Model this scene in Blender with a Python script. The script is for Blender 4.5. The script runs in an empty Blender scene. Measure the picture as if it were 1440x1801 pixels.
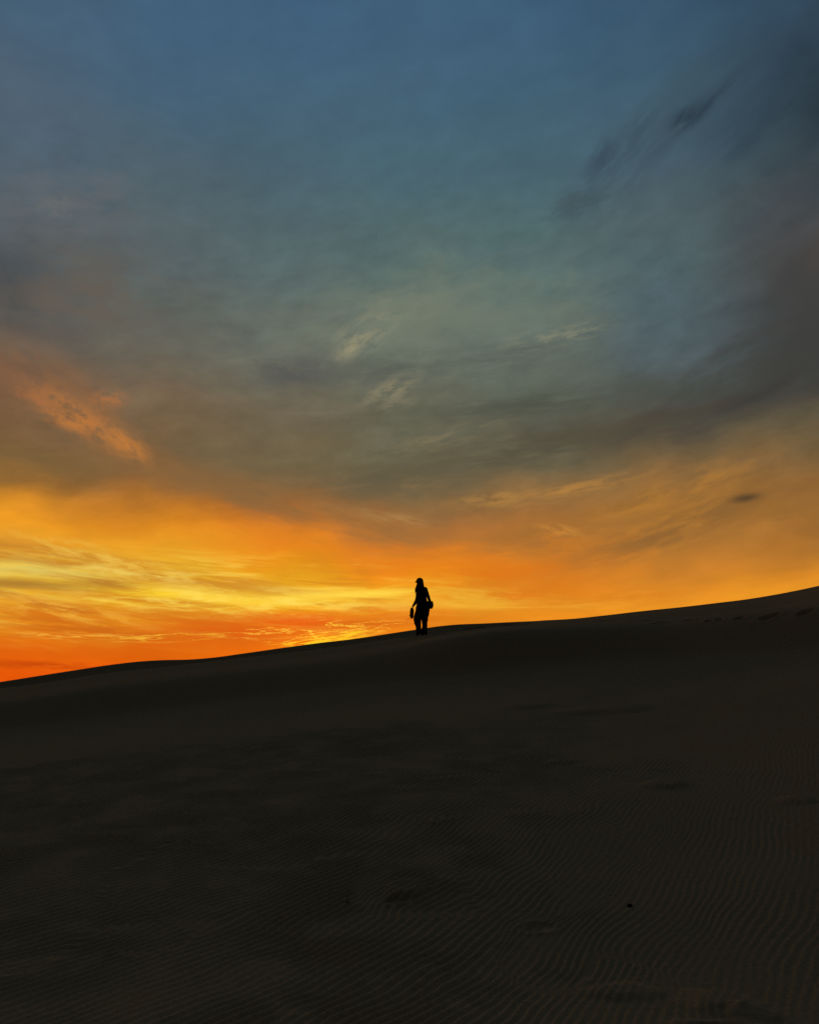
import bpy, math, random
import numpy as np
from mathutils import Vector

random.seed(7)
rng = np.random.default_rng(7)
sc = bpy.context.scene
COL = sc.collection

# ------------------------------------------------------------------ camera
W_REF, H_REF, FPX = 1440.0, 1801.0, 1395.0
EYE = 1.55
HORIZON_ROW = 1230.0
PITCH = math.atan((HORIZON_ROW - H_REF / 2) / FPX)
cam_d = bpy.data.cameras.new('camera')
cam = bpy.data.objects.new('camera', cam_d)
COL.objects.link(cam)
cam_d.sensor_fit = 'VERTICAL'
cam_d.sensor_height = 36.0
cam_d.lens = 36.0 * FPX / H_REF
cam_d.clip_start = 0.05
cam_d.clip_end = 5000
cam.location = (0, 0, EYE)
cam.rotation_euler = (math.pi / 2 + PITCH, 0, 0)
sc.camera = cam


def ray(px, py):
    """direction (azimuth, elevation; radians) in which the camera sees a point of the reference view"""
    px = np.asarray(px, float); py = np.asarray(py, float)
    u = (px - W_REF / 2) / FPX
    v = (H_REF / 2 - py) / FPX
    c, s = math.cos(PITCH), math.sin(PITCH)
    x, y, z = u, c - s * v, s + c * v
    return np.arctan2(x, y), np.arctan2(z, np.hypot(x, y))


def rayd(px, py):
    a, e = ray(px, py)
    return float(np.degrees(a)), float(np.degrees(e))


# ------------------------------------------------------------------ view
sc.view_settings.view_transform = 'Standard'
sc.view_settings.look = 'None'
sc.view_settings.gamma = 1
sc.view_settings.exposure = 0
sc.view_settings.use_curve_mapping = False
sc.cycles.max_bounces = 3
sc.cycles.diffuse_bounces = 2
sc.cycles.use_denoising = False

# ------------------------------------------------------------------ sky
SUN_AZ, SUN_EL = rayd(575, 1165)
SUN_EL = 1.6


def lin(c):
    o = []
    for v in c:
        v = v / 255.0
        o.append(v / 12.92 if v <= 0.04045 else ((v + 0.055) / 1.055) ** 2.4)
    return (o[0], o[1], o[2], 1.0)


world = bpy.data.worlds.new("World")
sc.world = world
world.use_nodes = True
nt = world.node_tree
nt.nodes.clear()
NN, LK = nt.nodes.new, nt.links.new


def setin(sock, v):
    if isinstance(v, bpy.types.NodeSocket):
        LK(v, sock)
    else:
        sock.default_value = v


def M(op, a, b=0.0, c=0.0, clamp=False):
    n = NN('ShaderNodeMath'); n.operation = op; n.use_clamp = clamp
    setin(n.inputs[0], a); setin(n.inputs[1], b); setin(n.inputs[2], c)
    return n.outputs[0]


def VM(op, a, b=(0, 0, 0), s=1.0):
    n = NN('ShaderNodeVectorMath')
    if op == 'MULTIPLY_ADD3':
        n.operation = 'MULTIPLY_ADD'
        setin(n.inputs[0], a); n.inputs[1].default_value = b[0]; n.inputs[2].default_value = b[1]
        return n.outputs['Vector']
    n.operation = op
    setin(n.inputs[0], a); setin(n.inputs[1], b)
    if op == 'SCALE':
        setin(n.inputs['Scale'], s)
    return n.outputs['Value'] if op in ('LENGTH', 'DOT_PRODUCT', 'DISTANCE') else n.outputs['Vector']


def MR(v, f0, f1, t0=0.0, t1=1.0, mode='SMOOTHSTEP'):
    n = NN('ShaderNodeMapRange'); n.interpolation_type = mode; n.clamp = True
    setin(n.inputs['Value'], v)
    n.inputs['From Min'].default_value = f0; n.inputs['From Max'].default_value = f1
    n.inputs['To Min'].default_value = t0; n.inputs['To Max'].default_value = t1
    return n.outputs['Result']


def MIX(f, a, b, mode='MIX'):
    n = NN('ShaderNodeMix'); n.data_type = 'RGBA'; n.blend_type = mode
    n.clamp_factor = True
    setin(n.inputs[0], f); setin(n.inputs[6], a); setin(n.inputs[7], b)
    return n.outputs[2]


def MAPPING(vec, loc=(0, 0, 0), rot=0.0, scale=(1, 1, 1), kind='TEXTURE'):
    n = NN('ShaderNodeMapping'); n.vector_type = kind
    setin(n.inputs['Vector'], vec)
    n.inputs['Location'].default_value = loc
    n.inputs['Rotation'].default_value = (0, 0, rot)
    n.inputs['Scale'].default_value = scale
    return n.outputs['Vector']


def NOISE(vec, scale=1.0, detail=4.0, rough=0.5, lac=2.0, dist=0.0, col=False):
    n = NN('ShaderNodeTexNoise'); n.noise_dimensions = '2D'
    setin(n.inputs['Vector'], vec)
    n.inputs['Scale'].default_value = scale
    n.inputs['Detail'].default_value = detail
    n.inputs['Roughness'].default_value = rough
    n.inputs['Lacunarity'].default_value = lac
    n.inputs['Distortion'].default_value = dist
    return n.outputs['Color' if col else 'Fac']


tc = NN('ShaderNodeTexCoord')
sep = NN('ShaderNodeSeparateXYZ'); LK(tc.outputs['Generated'], sep.inputs[0])
az = M('DEGREES', M('ARCTAN2', sep.outputs['X'], sep.outputs['Y']))
el = M('DEGREES', M('ARCSINE', sep.outputs['Z']))
cmb = NN('ShaderNodeCombineXYZ'); LK(az, cmb.inputs[0]); LK(el, cmb.inputs[1])
P0 = cmb.outputs[0]                      # direction in degrees: azimuth, elevation

# slow warp of the whole field so that nothing in it is ruled
wn = NOISE(MAPPING(P0, scale=(8, 4, 1)), 1.0, 2.0, 0.5, col=True)
warp = VM('MULTIPLY', VM('SUBTRACT', wn, (0.5, 0.5, 0.5)), (4.0, 2.6, 0.0))
P = VM('ADD', P0, warp)
sp = NN('ShaderNodeSeparateXYZ'); LK(P, sp.inputs[0])
waz, wel = sp.outputs['X'], sp.outputs['Y']

# colour of the sky by elevation, in columns of azimuth.  (row or elevation) -> sRGB
ZEN = (19, 27, 36)


def rows(px, lst):
    return [(rayd(px, r)[1], c) for r, c in lst]


COLUMNS = [
    (-180, [(-2, (20, 16, 14)), (6, (21, 18, 17)), (20, (19, 19, 20)), (45, (18, 22, 27)), (90, ZEN)]),
    (-110, [(-2, (34, 23, 17)), (6, (34, 25, 20)), (20, (27, 26, 26)), (45, (23, 28, 33)), (90, ZEN)]),
    (-62, [(-2, (140, 72, 25)), (4, (165, 105, 40)), (12, (120, 84, 56)), (25, (58, 60, 62)), (45, (36, 48, 59)), (90, ZEN)]),
    (-29, rows(40, [(1260, (226, 82, 8)), (1200, (236, 88, 8)), (1150, (228, 98, 12)), (1120, (222, 112, 18)), (1090, (226, 140, 28)), (1050, (228, 160, 40)),
                    (1010, (216, 172, 62)), (975, (218, 152, 44)), (930, (232, 152, 30)), (890, (208, 134, 33)), (850, (150, 106, 49)), (800, (124, 94, 56)),
                    (730, (122, 92, 62)), (670, (120, 88, 66)), (610, (102, 88, 74)), (540, (84, 84, 82)), (460, (82, 88, 92)), (380, (88, 97, 102)),
                    (280, (80, 97, 110)), (150, (78, 98, 116)), (0, (70, 97, 120))]) + [(62, (33, 50, 66)), (90, ZEN)]),
    (-19, rows(240, [(1260, (226, 82, 8)), (1180, (230, 90, 10)), (1150, (224, 100, 14)), (1120, (222, 118, 22)), (1090, (226, 150, 30)), (1050, (236, 182, 40)),
                     (1010, (228, 178, 46)), (970, (230, 158, 34)), (930, (228, 142, 28)), (890, (190, 118, 36)), (840, (134, 94, 52)), (780, (118, 94, 64)),
                     (700, (116, 98, 76)), (620, (104, 100, 88)), (540, (94, 100, 94)), (460, (88, 100, 102)), (380, (84, 99, 105)), (280, (77, 98, 109)),
                     (150, (70, 98, 120)), (0, (66, 97, 124))]) + [(62, (33, 50, 66)), (90, ZEN)]),
    (-9.6, rows(480, [(1260, (226, 84, 8)), (1150, (230, 104, 14)), (1115, (230, 120, 20)), (1085, (234, 158, 28)), (1050, (240, 186, 42)), (1015, (240, 172, 28)),
                      (985, (234, 146, 20)), (950, (224, 128, 26)), (910, (188, 108, 36)), (860, (130, 96, 58)), (800, (108, 96, 68)), (740, (106, 96, 76)),
                      (660, (102, 102, 88)), (580, (98, 106, 98)), (500, (90, 106, 104)), (420, (83, 103, 106)), (320, (76, 100, 110)), (200, (70, 99, 118)),
                      (0, (64, 96, 124))]) + [(62, (33, 50, 66)), (90, ZEN)]),
    (0, rows(720, [(1260, (228, 96, 10)), (1120, (232, 122, 18)), (1085, (230, 132, 24)), (1060, (234, 158, 38)), (1035, (236, 152, 26)), (1000, (232, 132, 18)),
                   (960, (214, 122, 34)), (925, (168, 106, 50)), (880, (124, 98, 62)), (820, (100, 96, 74)), (760, (98, 98, 80)), (690, (102, 104, 88)),
                   (620, (104, 114, 102)), (540, (100, 114, 103)), (460, (88, 109, 106)), (380, (79, 104, 108)), (280, (72, 102, 116)), (150, (68, 98, 120)),
                   (0, (64, 96, 122))]) + [(62, (33, 50, 66)), (90, ZEN)]),
    (9.6, rows(960, [(1260, (228, 110, 16)), (1100, (234, 140, 28)), (1070, (234, 142, 30)), (1040, (224, 126, 24)), (1000, (216, 124, 30)), (960, (200, 120, 38)),
                     (915, (166, 108, 50)), (870, (140, 104, 60)), (815, (108, 98, 72)), (760, (88, 88, 74)), (700, (90, 96, 84)), (630, (98, 108, 98)),
                     (560, (98, 112, 104)), (480, (88, 110, 108)), (400, (80, 106, 108)), (300, (72, 100, 112)), (150, (66, 97, 118)), (0, (62, 94, 120))])
     + [(62, (33, 50, 66)), (90, ZEN)]),
    (19, rows(1200, [(1260, (228, 118, 20)), (1075, (236, 148, 32)), (1040, (224, 140, 36)), (1000, (206, 128, 40)), (950, (170, 112, 46)), (900, (172, 116, 46)),
                     (855, (150, 106, 54)), (800, (112, 92, 62)), (750, (84, 78, 64)), (690, (76, 80, 74)), (620, (80, 94, 98)), (540, (80, 98, 104)),
                     (460, (78, 98, 102)), (380, (80, 98, 102)), (280, (72, 94, 106)), (150, (66, 94, 112)), (0, (58, 88, 112))]) + [(62, (33, 50, 66)), (90, ZEN)]),
    (29, rows(1420, [(1260, (228, 124, 22)), (1040, (238, 154, 34)), (1010, (222, 138, 34)), (960, (172, 112, 44)), (900, (150, 102, 48)), (850, (140, 98, 52)),
                     (790, (116, 92, 58)), (735, (94, 84, 62)), (690, (68, 64, 58)), (630, (62, 66, 64)), (550, (64, 64, 64)), (470, (70, 68, 66)),
                     (400, (72, 74, 76)), (320, (64, 74, 80)), (230, (54, 70, 82)), (120, (48, 66, 80)), (0, (52, 76, 96))]) + [(62, (33, 50, 66)), (90, ZEN)]),
    (62, [(-2, (124, 70, 28)), (4, (138, 84, 34)), (12, (84, 66, 50)), (25, (46, 47, 47)), (45, (31, 39, 46)), (90, ZEN)]),
    (110, [(-2, (31, 22, 17)), (6, (31, 24, 20)), (20, (25, 25, 25)), (45, (22, 27, 31)), (90, ZEN)]),
    (180, [(-2, (20, 16, 14)), (6, (21, 18, 17)), (20, (19, 19, 20)), (45, (18, 22, 27)), (90, ZEN)]),
]
EL0, EL1 = -6.0, 92.0
# the ramps run over sqrt of elevation so that their stops stay apart near the horizon
elr = M('SQRT', M('DIVIDE', M('SUBTRACT', wel, EL0), EL1 - EL0, clamp=True))
field = None
prev = None
for a0, stops in COLUMNS:
    n = NN('ShaderNodeValToRGB')
    n.color_ramp.interpolation = 'LINEAR'
    els = n.color_ramp.elements
    stops = sorted(stops)
    while len(els) < len(stops):
        els.new(0.5)
    for e_, (ev, c) in zip(els, stops):
        e_.position = math.sqrt(max(0.0, (ev - EL0) / (EL1 - EL0)))
    for e_, (ev, c) in zip(els, stops):
        e_.color = lin(c)
    LK(elr, n.inputs[0])
    if field is None:
        field = n.outputs[0]
    else:
        field = MIX(MR(waz, prev, a0, mode='SMOOTHSTEP'), field, n.outputs[0])
    prev = a0

# shared cloud noises -------------------------------------------------
puff = NOISE(MAPPING(P, scale=(5.5, 3.0, 1), rot=math.radians(-8)), 1.0, 6.0, 0.54)              # soft billows
streak = NOISE(MAPPING(P, scale=(10, 1.5, 1), rot=math.radians(11)), 1.0, 4.0, 0.5)             # rising to the right
low = NOISE(MAPPING(P, scale=(5.5, 0.55, 1), rot=math.radians(-3)), 1.0, 5.0, 0.6, dist=0.5)     # thin low cloud
strata = NOISE(MAPPING(P0, scale=(9.0, 0.62, 1), rot=math.radians(-2.5)), 1.0, 6.0, 0.62, dist=0.35)
NZ = {'puff': puff, 'streak': streak, 'low': low, 'strata': strata}

# broad uneven veil
aloft = MR(el, 14, 34, 1.0, 0.42)
k = M('MULTIPLY_ADD', M('SUBTRACT', puff, 0.5), M('MULTIPLY', aloft, 0.40), 1.0)
k = M('MULTIPLY', k, M('MULTIPLY_ADD', M('SUBTRACT', streak, 0.5), M('MULTIPLY', aloft, 0.28), 1.0))
mottle = NOISE(MAPPING(P0, scale=(2.7, 1.25, 1), rot=math.radians(13)), 1.0, 5.0, 0.62)
mid = M('MULTIPLY', MR(el, 9, 15, 0.0, 1.0), MR(el, 27, 42, 1.0, 0.30))
k = M('MULTIPLY', k, M('MULTIPLY_ADD', M('SUBTRACT', mottle, 0.5), M('MULTIPLY', mid, 0.42), 1.0))
front = MR(M('ABSOLUTE', az), 50, 120, 1, 0)
k = M('ADD', M('MULTIPLY', M('SUBTRACT', k, 1.0), M('MULTIPLY_ADD', front, 0.7, 0.3)), 1.0)
kk = NN('ShaderNodeCombineXYZ')
for i_ in range(3):
    LK(k, kk.inputs[i_])
field = VM('MULTIPLY', field, kk.outputs[0])


PATCHES = []        # every patch of cloud: where it lies and how its colour joins the field


def reach(px, py, wx, wy, rot, times, warped):
    """bounds of a patch in degrees, with room for the warp"""
    a, e = rayd(px, py)
    pa, _ = rayd(px + 10, py); _, pe = rayd(px, py + 10)
    sx = wx * abs(pa - a) / 10 * times; sy = wy * abs(pe - e) / 10 * times
    c, s_ = math.cos(math.radians(rot)), math.sin(math.radians(rot))
    hx = math.hypot(sx * c, sy * s_); hy = math.hypot(sx * s_, sy * c)
    mx, my = (2.0, 1.3) if warped else (0.0, 0.0)
    return (a - hx - mx, a + hx + mx, e - hy - my, e + hy + my)


def local(px, py, wx, wy, rot, base):
    """coordinates that run -1..1 across an ellipse of directions"""
    a, e = rayd(px, py)
    pa, _ = rayd(px + 10, py); _, pe = rayd(px, py + 10)
    return MAPPING(base, (a, e, 0), math.radians(rot), (wx * abs(pa - a) / 10, wy * abs(pe - e) / 10, 1))


def place(px, py, wx, wy, rot):
    a, e = rayd(px, py)
    pa, _ = rayd(px + 10, py); _, pe = rayd(px, py + 10)
    return (a, e, 0), (0, 0, math.radians(rot)), (wx * abs(pa - a) / 10, wy * abs(pe - e) / 10, 1)


def patch_group(name, kind):
    """a reusable group: one elliptical patch of cloud, of three kinds"""
    t = bpy.data.node_groups.new(name, 'ShaderNodeTree')
    for nm, ty in (('Below', 'Color'), ('Colour', 'Color'), ('Direction', 'Vector'), ('Location', 'Vector'), ('Rotation', 'Vector'), ('Size', 'Vector'),
                   ('Fibre', 'Vector'), ('Offset', 'Vector'), ('Amount', 'Float'), ('Low', 'Float'), ('High', 'Float'), ('Noise', 'Float')):
        t.interface.new_socket(nm, in_out='INPUT', socket_type='NodeSocket' + ty)
    t.interface.new_socket('Sky', in_out='OUTPUT', socket_type='NodeSocketColor')
    N_, L_ = t.nodes.new, t.links.new
    gi, go = N_('NodeGroupInput'), N_('NodeGroupOutput')
    I = gi.outputs
    mp = N_('ShaderNodeMapping'); mp.vector_type = 'TEXTURE'
    L_(I['Direction'], mp.inputs['Vector']); L_(I['Location'], mp.inputs['Location']); L_(I['Rotation'], mp.inputs['Rotation']); L_(I['Size'], mp.inputs['Scale'])
    ln = N_('ShaderNodeVectorMath'); ln.operation = 'LENGTH'; L_(mp.outputs[0], ln.inputs[0])

    def mapr(v, f0, f1, t0, t1, mode):
        n = N_('ShaderNodeMapRange'); n.interpolation_type = mode; n.clamp = True
        for nm, q in (('Value', v), ('From Min', f0), ('From Max', f1), ('To Min', t0), ('To Max', t1)):
            if isinstance(q, bpy.types.NodeSocket):
                L_(q, n.inputs[nm])
            else:
                n.inputs[nm].default_value = q
        return n.outputs['Result']

    def math_(op, p, q):
        n = N_('ShaderNodeMath'); n.operation = op
        for i_, w in ((0, p), (1, q)):
            if isinstance(w, bpy.types.NodeSocket):
                L_(w, n.inputs[i_])
            else:
                n.inputs[i_].default_value = w
        return n.outputs[0]
    if kind == 'cloud':
        d = math_('ADD', ln.outputs['Value'], math_('MULTIPLY', math_('SUBTRACT', I['Noise'], 0.5), I['High']))
        m = mapr(d, I['Low'], 1.05, I['Amount'], 0.0, 'SMOOTHERSTEP')
    else:
        ma = N_('ShaderNodeVectorMath'); ma.operation = 'MULTIPLY_ADD'
        L_(mp.outputs[0], ma.inputs[0]); L_(I['Fibre'], ma.inputs[1]); L_(I['Offset'], ma.inputs[2])
        nz = N_('ShaderNodeTexNoise'); nz.noise_dimensions = '2D'
        L_(ma.outputs[0], nz.inputs['Vector'])
        nz.inputs['Scale'].default_value = 1.0
        nz.inputs['Detail'].default_value = 4.0 if kind == 'wisp' else 5.0
        nz.inputs['Roughness'].default_value = 0.68 if kind == 'wisp' else 0.58
        if kind == 'wisp':
            m = math_('MULTIPLY', mapr(ln.outputs['Value'], 0.0, 1.25, I['Amount'], 0.0, 'SMOOTHSTEP'), mapr(nz.outputs[0], I['Low'], I['High'], 0.0, 1.0, 'SMOOTHSTEP'))
        else:
            m = math_('MULTIPLY', mapr(ln.outputs['Value'], 0.4, 1.05, I['Amount'], 0.0, 'SMOOTHSTEP'),
                      mapr(math_('ABSOLUTE', math_('SUBTRACT', nz.outputs[0], I['Low']), 0.0), 0.0, I['High'], 1.0, 0.0, 'SMOOTHSTEP'))
    mx = N_('ShaderNodeMix'); mx.data_type = 'RGBA'
    L_(m, mx.inputs[0]); L_(I['Below'], mx.inputs[6]); L_(I['Colour'], mx.inputs[7])
    L_(mx.outputs[2], go.inputs[0])
    return t


GROUPS = {k_: patch_group(k_ + '_patch', k_) for k_ in ('cloud', 'wisp', 'glint')}


def use(kind, f, base, where, color, amount, lo, hi, fib=(1, 1), off=(0, 0), noise=None):
    n = NN('ShaderNodeGroup'); n.node_tree = GROUPS[kind]
    I = n.inputs
    LK(f, I['Below']); LK(base, I['Direction'])
    I['Colour'].default_value = lin(color)
    I['Location'].default_value, I['Rotation'].default_value, I['Size'].default_value = where
    I['Fibre'].default_value = (fib[0], fib[1], 1); I['Offset'].default_value = (off[0], off[1], 0)
    I['Amount'].default_value = amount; I['Low'].default_value = lo; I['High'].default_value = hi
    if noise is not None:
        LK(noise, I['Noise'])
    return n.outputs[0]


SEED = [0.0]


def cloud(px, py, wx, wy, rot, color, amount, nz='puff', rough=1.0, edge=1.0, base=P):
    """one patch of cloud: an ellipse of directions broken up by a shared noise, mixed over the field"""
    wh = place(px, py, wx, wy, rot)
    PATCHES.append((reach(px, py, wx, wy, rot, 1.05 + 0.75 * rough, True),
                    lambda f: use('cloud', f, base, wh, color, amount, 1.0 - edge * 1.25, -2.0 * rough, noise=NZ[nz])))


def wisp(px, py, wx, wy, rot, color, amount, fib=(1.1, 1.6), lo=0.40, hi=0.68, base=P0):
    """a feathery patch: fibres that run along it, thick in the middle and gone at its edge"""
    SEED[0] += 7.31
    sd = SEED[0]; wh = place(px, py, wx, wy, rot)
    PATCHES.append((reach(px, py, wx, wy, rot, 1.26, base is P),
                    lambda f: use('wisp', f, base, wh, color, amount, lo, hi, fib, (sd, sd * 0.7))))


def glint(px, py, wx, wy, rot, color, amount, fib=(1.5, 1.4), width=0.035, level=0.5):
    """lit rims: thin lines where a noise crosses a level, inside an ellipse of directions"""
    SEED[0] += 3.77
    sd = SEED[0]; wh = place(px, py, wx, wy, rot)
    PATCHES.append((reach(px, py, wx, wy, rot, 1.06, False),
                    lambda f: use('glint', f, P0, wh, color, amount, level, width, fib, (sd, -sd))))


# right-hand dark masses
cloud(1480, 150, 220, 200, 30, (36, 49, 57), 1.0, 'puff', 0.7, 1.0)
cloud(1480, 60, 140, 80, 20, (46, 62, 76), 0.7, 'puff', 0.7, 1.0)
wisp(1340, 215, 170, 60, 25, (50, 68, 80), 0.9, (1.3, 1.6), 0.3, 0.66)
wisp(1240, 187, 130, 22, 24, (48, 66, 78), 1.0, (1.6, 1.4), 0.26, 0.60)
wisp(1205, 205, 50, 26, 12, (42, 58, 70), 1.0, (1.1, 1.1), 0.22, 0.52)
wisp(1150, 255, 240, 80, 32, (62, 82, 93), 0.7, (1.6, 1.8), 0.30, 0.66)
wisp(1110, 250, 150, 44, 34, (60, 82, 94), 0.8, (2.0, 1.8), 0.32, 0.66)
wisp(1060, 275, 50, 34, 40, (56, 76, 88), 0.8, (1.1, 1.1), 0.28, 0.58)
wisp(1020, 362, 90, 26, 10, (66, 86, 92), 0.85, (1.6, 1.4), 0.32, 0.62)
wisp(1005, 350, 40, 22, 0, (66, 84, 90), 0.7, (1.0, 1.0), 0.3, 0.6)
cloud(1250, 330, 220, 90, 15, (76, 94, 100), 0.5, 'puff', 0.7, 1.0)
cloud(1450, 330, 120, 90, 15, (56, 66, 72), 0.6, 'puff', 0.7, 1.0)
cloud(1440, 480, 170, 130, 20, (64, 64, 64), 0.85, 'puff', 0.7, 1.0)
cloud(1470, 430, 80, 70, 0, (86, 72, 62), 0.55, 'puff', 0.6, 1.0)
cloud(1430, 580, 190, 90, 22, (58, 59, 58), 0.8, 'puff', 0.6, 1.0)
cloud(1340, 680, 300, 56, 20, (60, 58, 54), 0.95, 'streak', 0.8, 1.0)
cloud(1140, 752, 210, 38, 15, (72, 65, 56), 0.85, 'streak', 0.8, 1.0)
wisp(1300, 640, 220, 70, 22, (64, 64, 60), 0.8, (1.2, 1.5), 0.3, 0.66)
wisp(930, 790, 300, 44, 6, (80, 76, 60), 0.95, (1.8, 1.8), 0.28, 0.62)
wisp(940, 712, 250, 34, 3, (77, 81, 70), 0.9, (1.8, 1.7), 0.30, 0.62)
wisp(700, 838, 240, 56, 6, (92, 86, 65), 0.9, (1.6, 1.7), 0.30, 0.64)
wisp(500, 790, 260, 80, 3, (106, 94, 68), 0.6, (1.5, 1.7))
# middle sky
cloud(770, 550, 350, 110, 6, (114, 123, 106), 0.65, 'puff', 0.8, 1.0)
wisp(520, 656, 100, 44, 4, (82, 84, 83), 0.85, (1.2, 1.2), 0.28, 0.62)
wisp(690, 650, 170, 40, 6, (86, 90, 82), 0.75, (1.9, 1.8), 0.32, 0.66)
wisp(850, 640, 220, 40, 4, (85, 94, 86), 0.7, (2.2, 2.0), 0.34, 0.68)
wisp(660, 570, 150, 60, 20, (126, 130, 112), 0.7, (2.2, 2.2), 0.38, 0.72)
wisp(640, 590, 70, 36, 32, (142, 139, 114), 0.9, (1.5, 1.5), 0.35, 0.64)
wisp(622, 608, 42, 16, 36, (150, 144, 114), 0.9, (1.1, 1.0), 0.30, 0.58)
wisp(980, 590, 120, 24, 6, (128, 130, 110), 0.85, (2.2, 1.8), 0.38, 0.66)
wisp(900, 560, 220, 60, 10, (108, 120, 106), 0.5, (2.4, 2.2), 0.38, 0.70)
wisp(700, 535, 300, 70, 12, (116, 126, 110), 0.5, (2.6, 2.4), 0.38, 0.70)
wisp(685, 688, 66, 26, 22, (136, 129, 102), 0.9, (1.5, 1.6), 0.37, 0.64)
wisp(700, 712, 40, 12, 10, (132, 124, 98), 0.6, (1.2, 1.1), 0.36, 0.64)
wisp(765, 775, 170, 22, 13, (124, 115, 86), 0.7, (2.2, 1.6), 0.38, 0.68)
wisp(560, 722, 110, 22, 3, (118, 109, 89), 0.65, (1.8, 1.5), 0.36, 0.66)
wisp(430, 636, 60, 12, 8, (120, 120, 104), 0.5, (1.4, 1.2), 0.36, 0.66)
wisp(460, 600, 180, 70, 12, (110, 111, 98), 0.45, (2.2, 2.0), 0.38, 0.68)
# left
wisp(130, 350, 190, 100, 12, (102, 103, 106), 0.6, (1.2, 1.4), 0.36, 0.68)
wisp(100, 362, 50, 32, 10, (112, 112, 106), 0.5, (1.0, 1.0), 0.34, 0.64)
cloud(10, 500, 130, 90, -10, (66, 70, 74), 0.75, 'puff', 0.6, 1.0)
wisp(150, 530, 220, 130, 8, (101, 92, 82), 0.85, (1.4, 1.6), 0.28, 0.64)
cloud(0, 650, 90, 46, -24, (128, 92, 66), 0.5, 'puff', 0.5, 1.0)
wisp(150, 728, 210, 72, -30, (146, 100, 60), 0.75, (1.4, 1.4), 0.28, 0.66)
wisp(150, 742, 140, 34, -26, (186, 117, 58), 0.95, (2.6, 1.0), 0.36, 0.64)
wisp(222, 782, 66, 26, -34, (192, 122, 56), 0.95, (1.2, 0.9), 0.28, 0.60)
wisp(120, 738, 60, 20, -10, (190, 120, 58), 0.85, (1.2, 1.0), 0.34, 0.62)
wisp(192, 704, 40, 20, 10, (178, 112, 62), 0.8, (1.1, 1.0), 0.36, 0.62)
wisp(76, 706, 34, 18, -14, (172, 108, 62), 0.75, (1.0, 0.9), 0.34, 0.62)
wisp(40, 690, 26, 13, -10, (160, 102, 64), 0.7, (0.9, 0.9), 0.32, 0.6)
cloud(70, 808, 200, 44, -4, (114, 90, 55), 0.75, 'puff', 0.5, 1.0)
# brown veil sloping down over the glow
cloud(420, 872, 330, 52, -13, (124, 94, 58), 0.85, 'puff', 0.5, 1.0)
cloud(680, 925, 260, 30, -8, (158, 108, 54), 0.6, 'puff', 0.5, 1.0)
wisp(560, 905, 300, 50, -12, (140, 100, 56), 0.7, (1.6, 1.6), 0.32, 0.66)
# warm lower half, right of the walker
wisp(1170, 880, 200, 44, 18, (186, 126, 50), 0.75, (1.6, 1.5), 0.32, 0.66)
wisp(1200, 922, 260, 50, 16, (136, 94, 47), 0.95, (1.5, 1.5), 0.26, 0.60)
wisp(1000, 940, 260, 46, 5, (156, 105, 48), 0.8, (1.6, 1.6), 0.34, 0.66)
wisp(1390, 905, 140, 40, 10, (146, 100, 46), 0.6, (1.3, 1.4), 0.34, 0.66)
wisp(1000, 862, 150, 17, 9, (184, 130, 62), 0.75, (2.0, 1.5), 0.34, 0.66)
wisp(872, 878, 90, 20, 4, (180, 130, 66), 0.75, (1.6, 1.3), 0.34, 0.66)
wisp(700, 912, 90, 13, -8, (168, 128, 74), 0.8, (1.5, 1.1), 0.32, 0.64)
wisp(620, 898, 70, 10, -10, (146, 114, 68), 0.6, (1.4, 1.0), 0.32, 0.64)
wisp(985, 933, 50, 13, -14, (204, 138, 56), 0.75, (1.3, 1.0), 0.36, 0.64)
wisp(1310, 876, 36, 10, 4, (88, 66, 40), 1.0, (0.9, 0.7), 0.20, 0.46)
wisp(870, 1012, 190, 40, -4, (222, 114, 18), 0.75, (1.5, 1.5), 0.34, 0.66)
wisp(700, 985, 260, 30, -6, (226, 122, 18), 0.65, (1.6, 1.5), 0.34, 0.66)
wisp(900, 1064, 230, 11, -1, (244, 176, 50), 0.85, (2.0, 1.2), 0.34, 0.64)
wisp(830, 1050, 160, 22, -3, (236, 176, 52), 0.8, (1.8, 1.5), 0.34, 0.66)
wisp(1100, 1050, 180, 24, 3, (218, 126, 28), 0.75, (1.7, 1.5), 0.34, 0.66)
# glow band and the yellow wedge on the left
cloud(60, 1006, 290, 28, 0, (226, 202, 96), 0.95, 'low', 0.7, 1.0)
cloud(330, 1046, 390, 30, 0, (252, 212, 50), 1.0, 'low', 0.6, 1.0)
cloud(560, 1052, 230, 26, 3, (242, 196, 52), 0.8, 'low', 0.8, 1.0)
wisp(40, 1040, 160, 16, 0, (226, 200, 90), 0.8)
cloud(500, 1052, 330, 20, 2, (252, 210, 62), 0.8, 'low', 0.5, 1.0, P0)
# layers: lit and shaded strata, strongest to the left
def layers(px, py, wx, wy, rot, dark, light, ad, al):
    def make(f):
        g_ = MR(VM('LENGTH', local(px, py, wx, wy, rot, P0)), 0.45, 1.0, 1.0, 0.0)
        f = MIX(M('MULTIPLY', g_, MR(strata, 0.50, 0.68, 0.0, ad)), f, lin(dark))
        return MIX(M('MULTIPLY', g_, MR(strata, 0.48, 0.34, 0.0, al)), f, lin(light))
    PATCHES.append((reach(px, py, wx, wy, rot, 1.01, False), make))


layers(230, 1050, 760, 105, 1, (196, 112, 26), (252, 208, 74), 0.50, 0.60)
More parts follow.
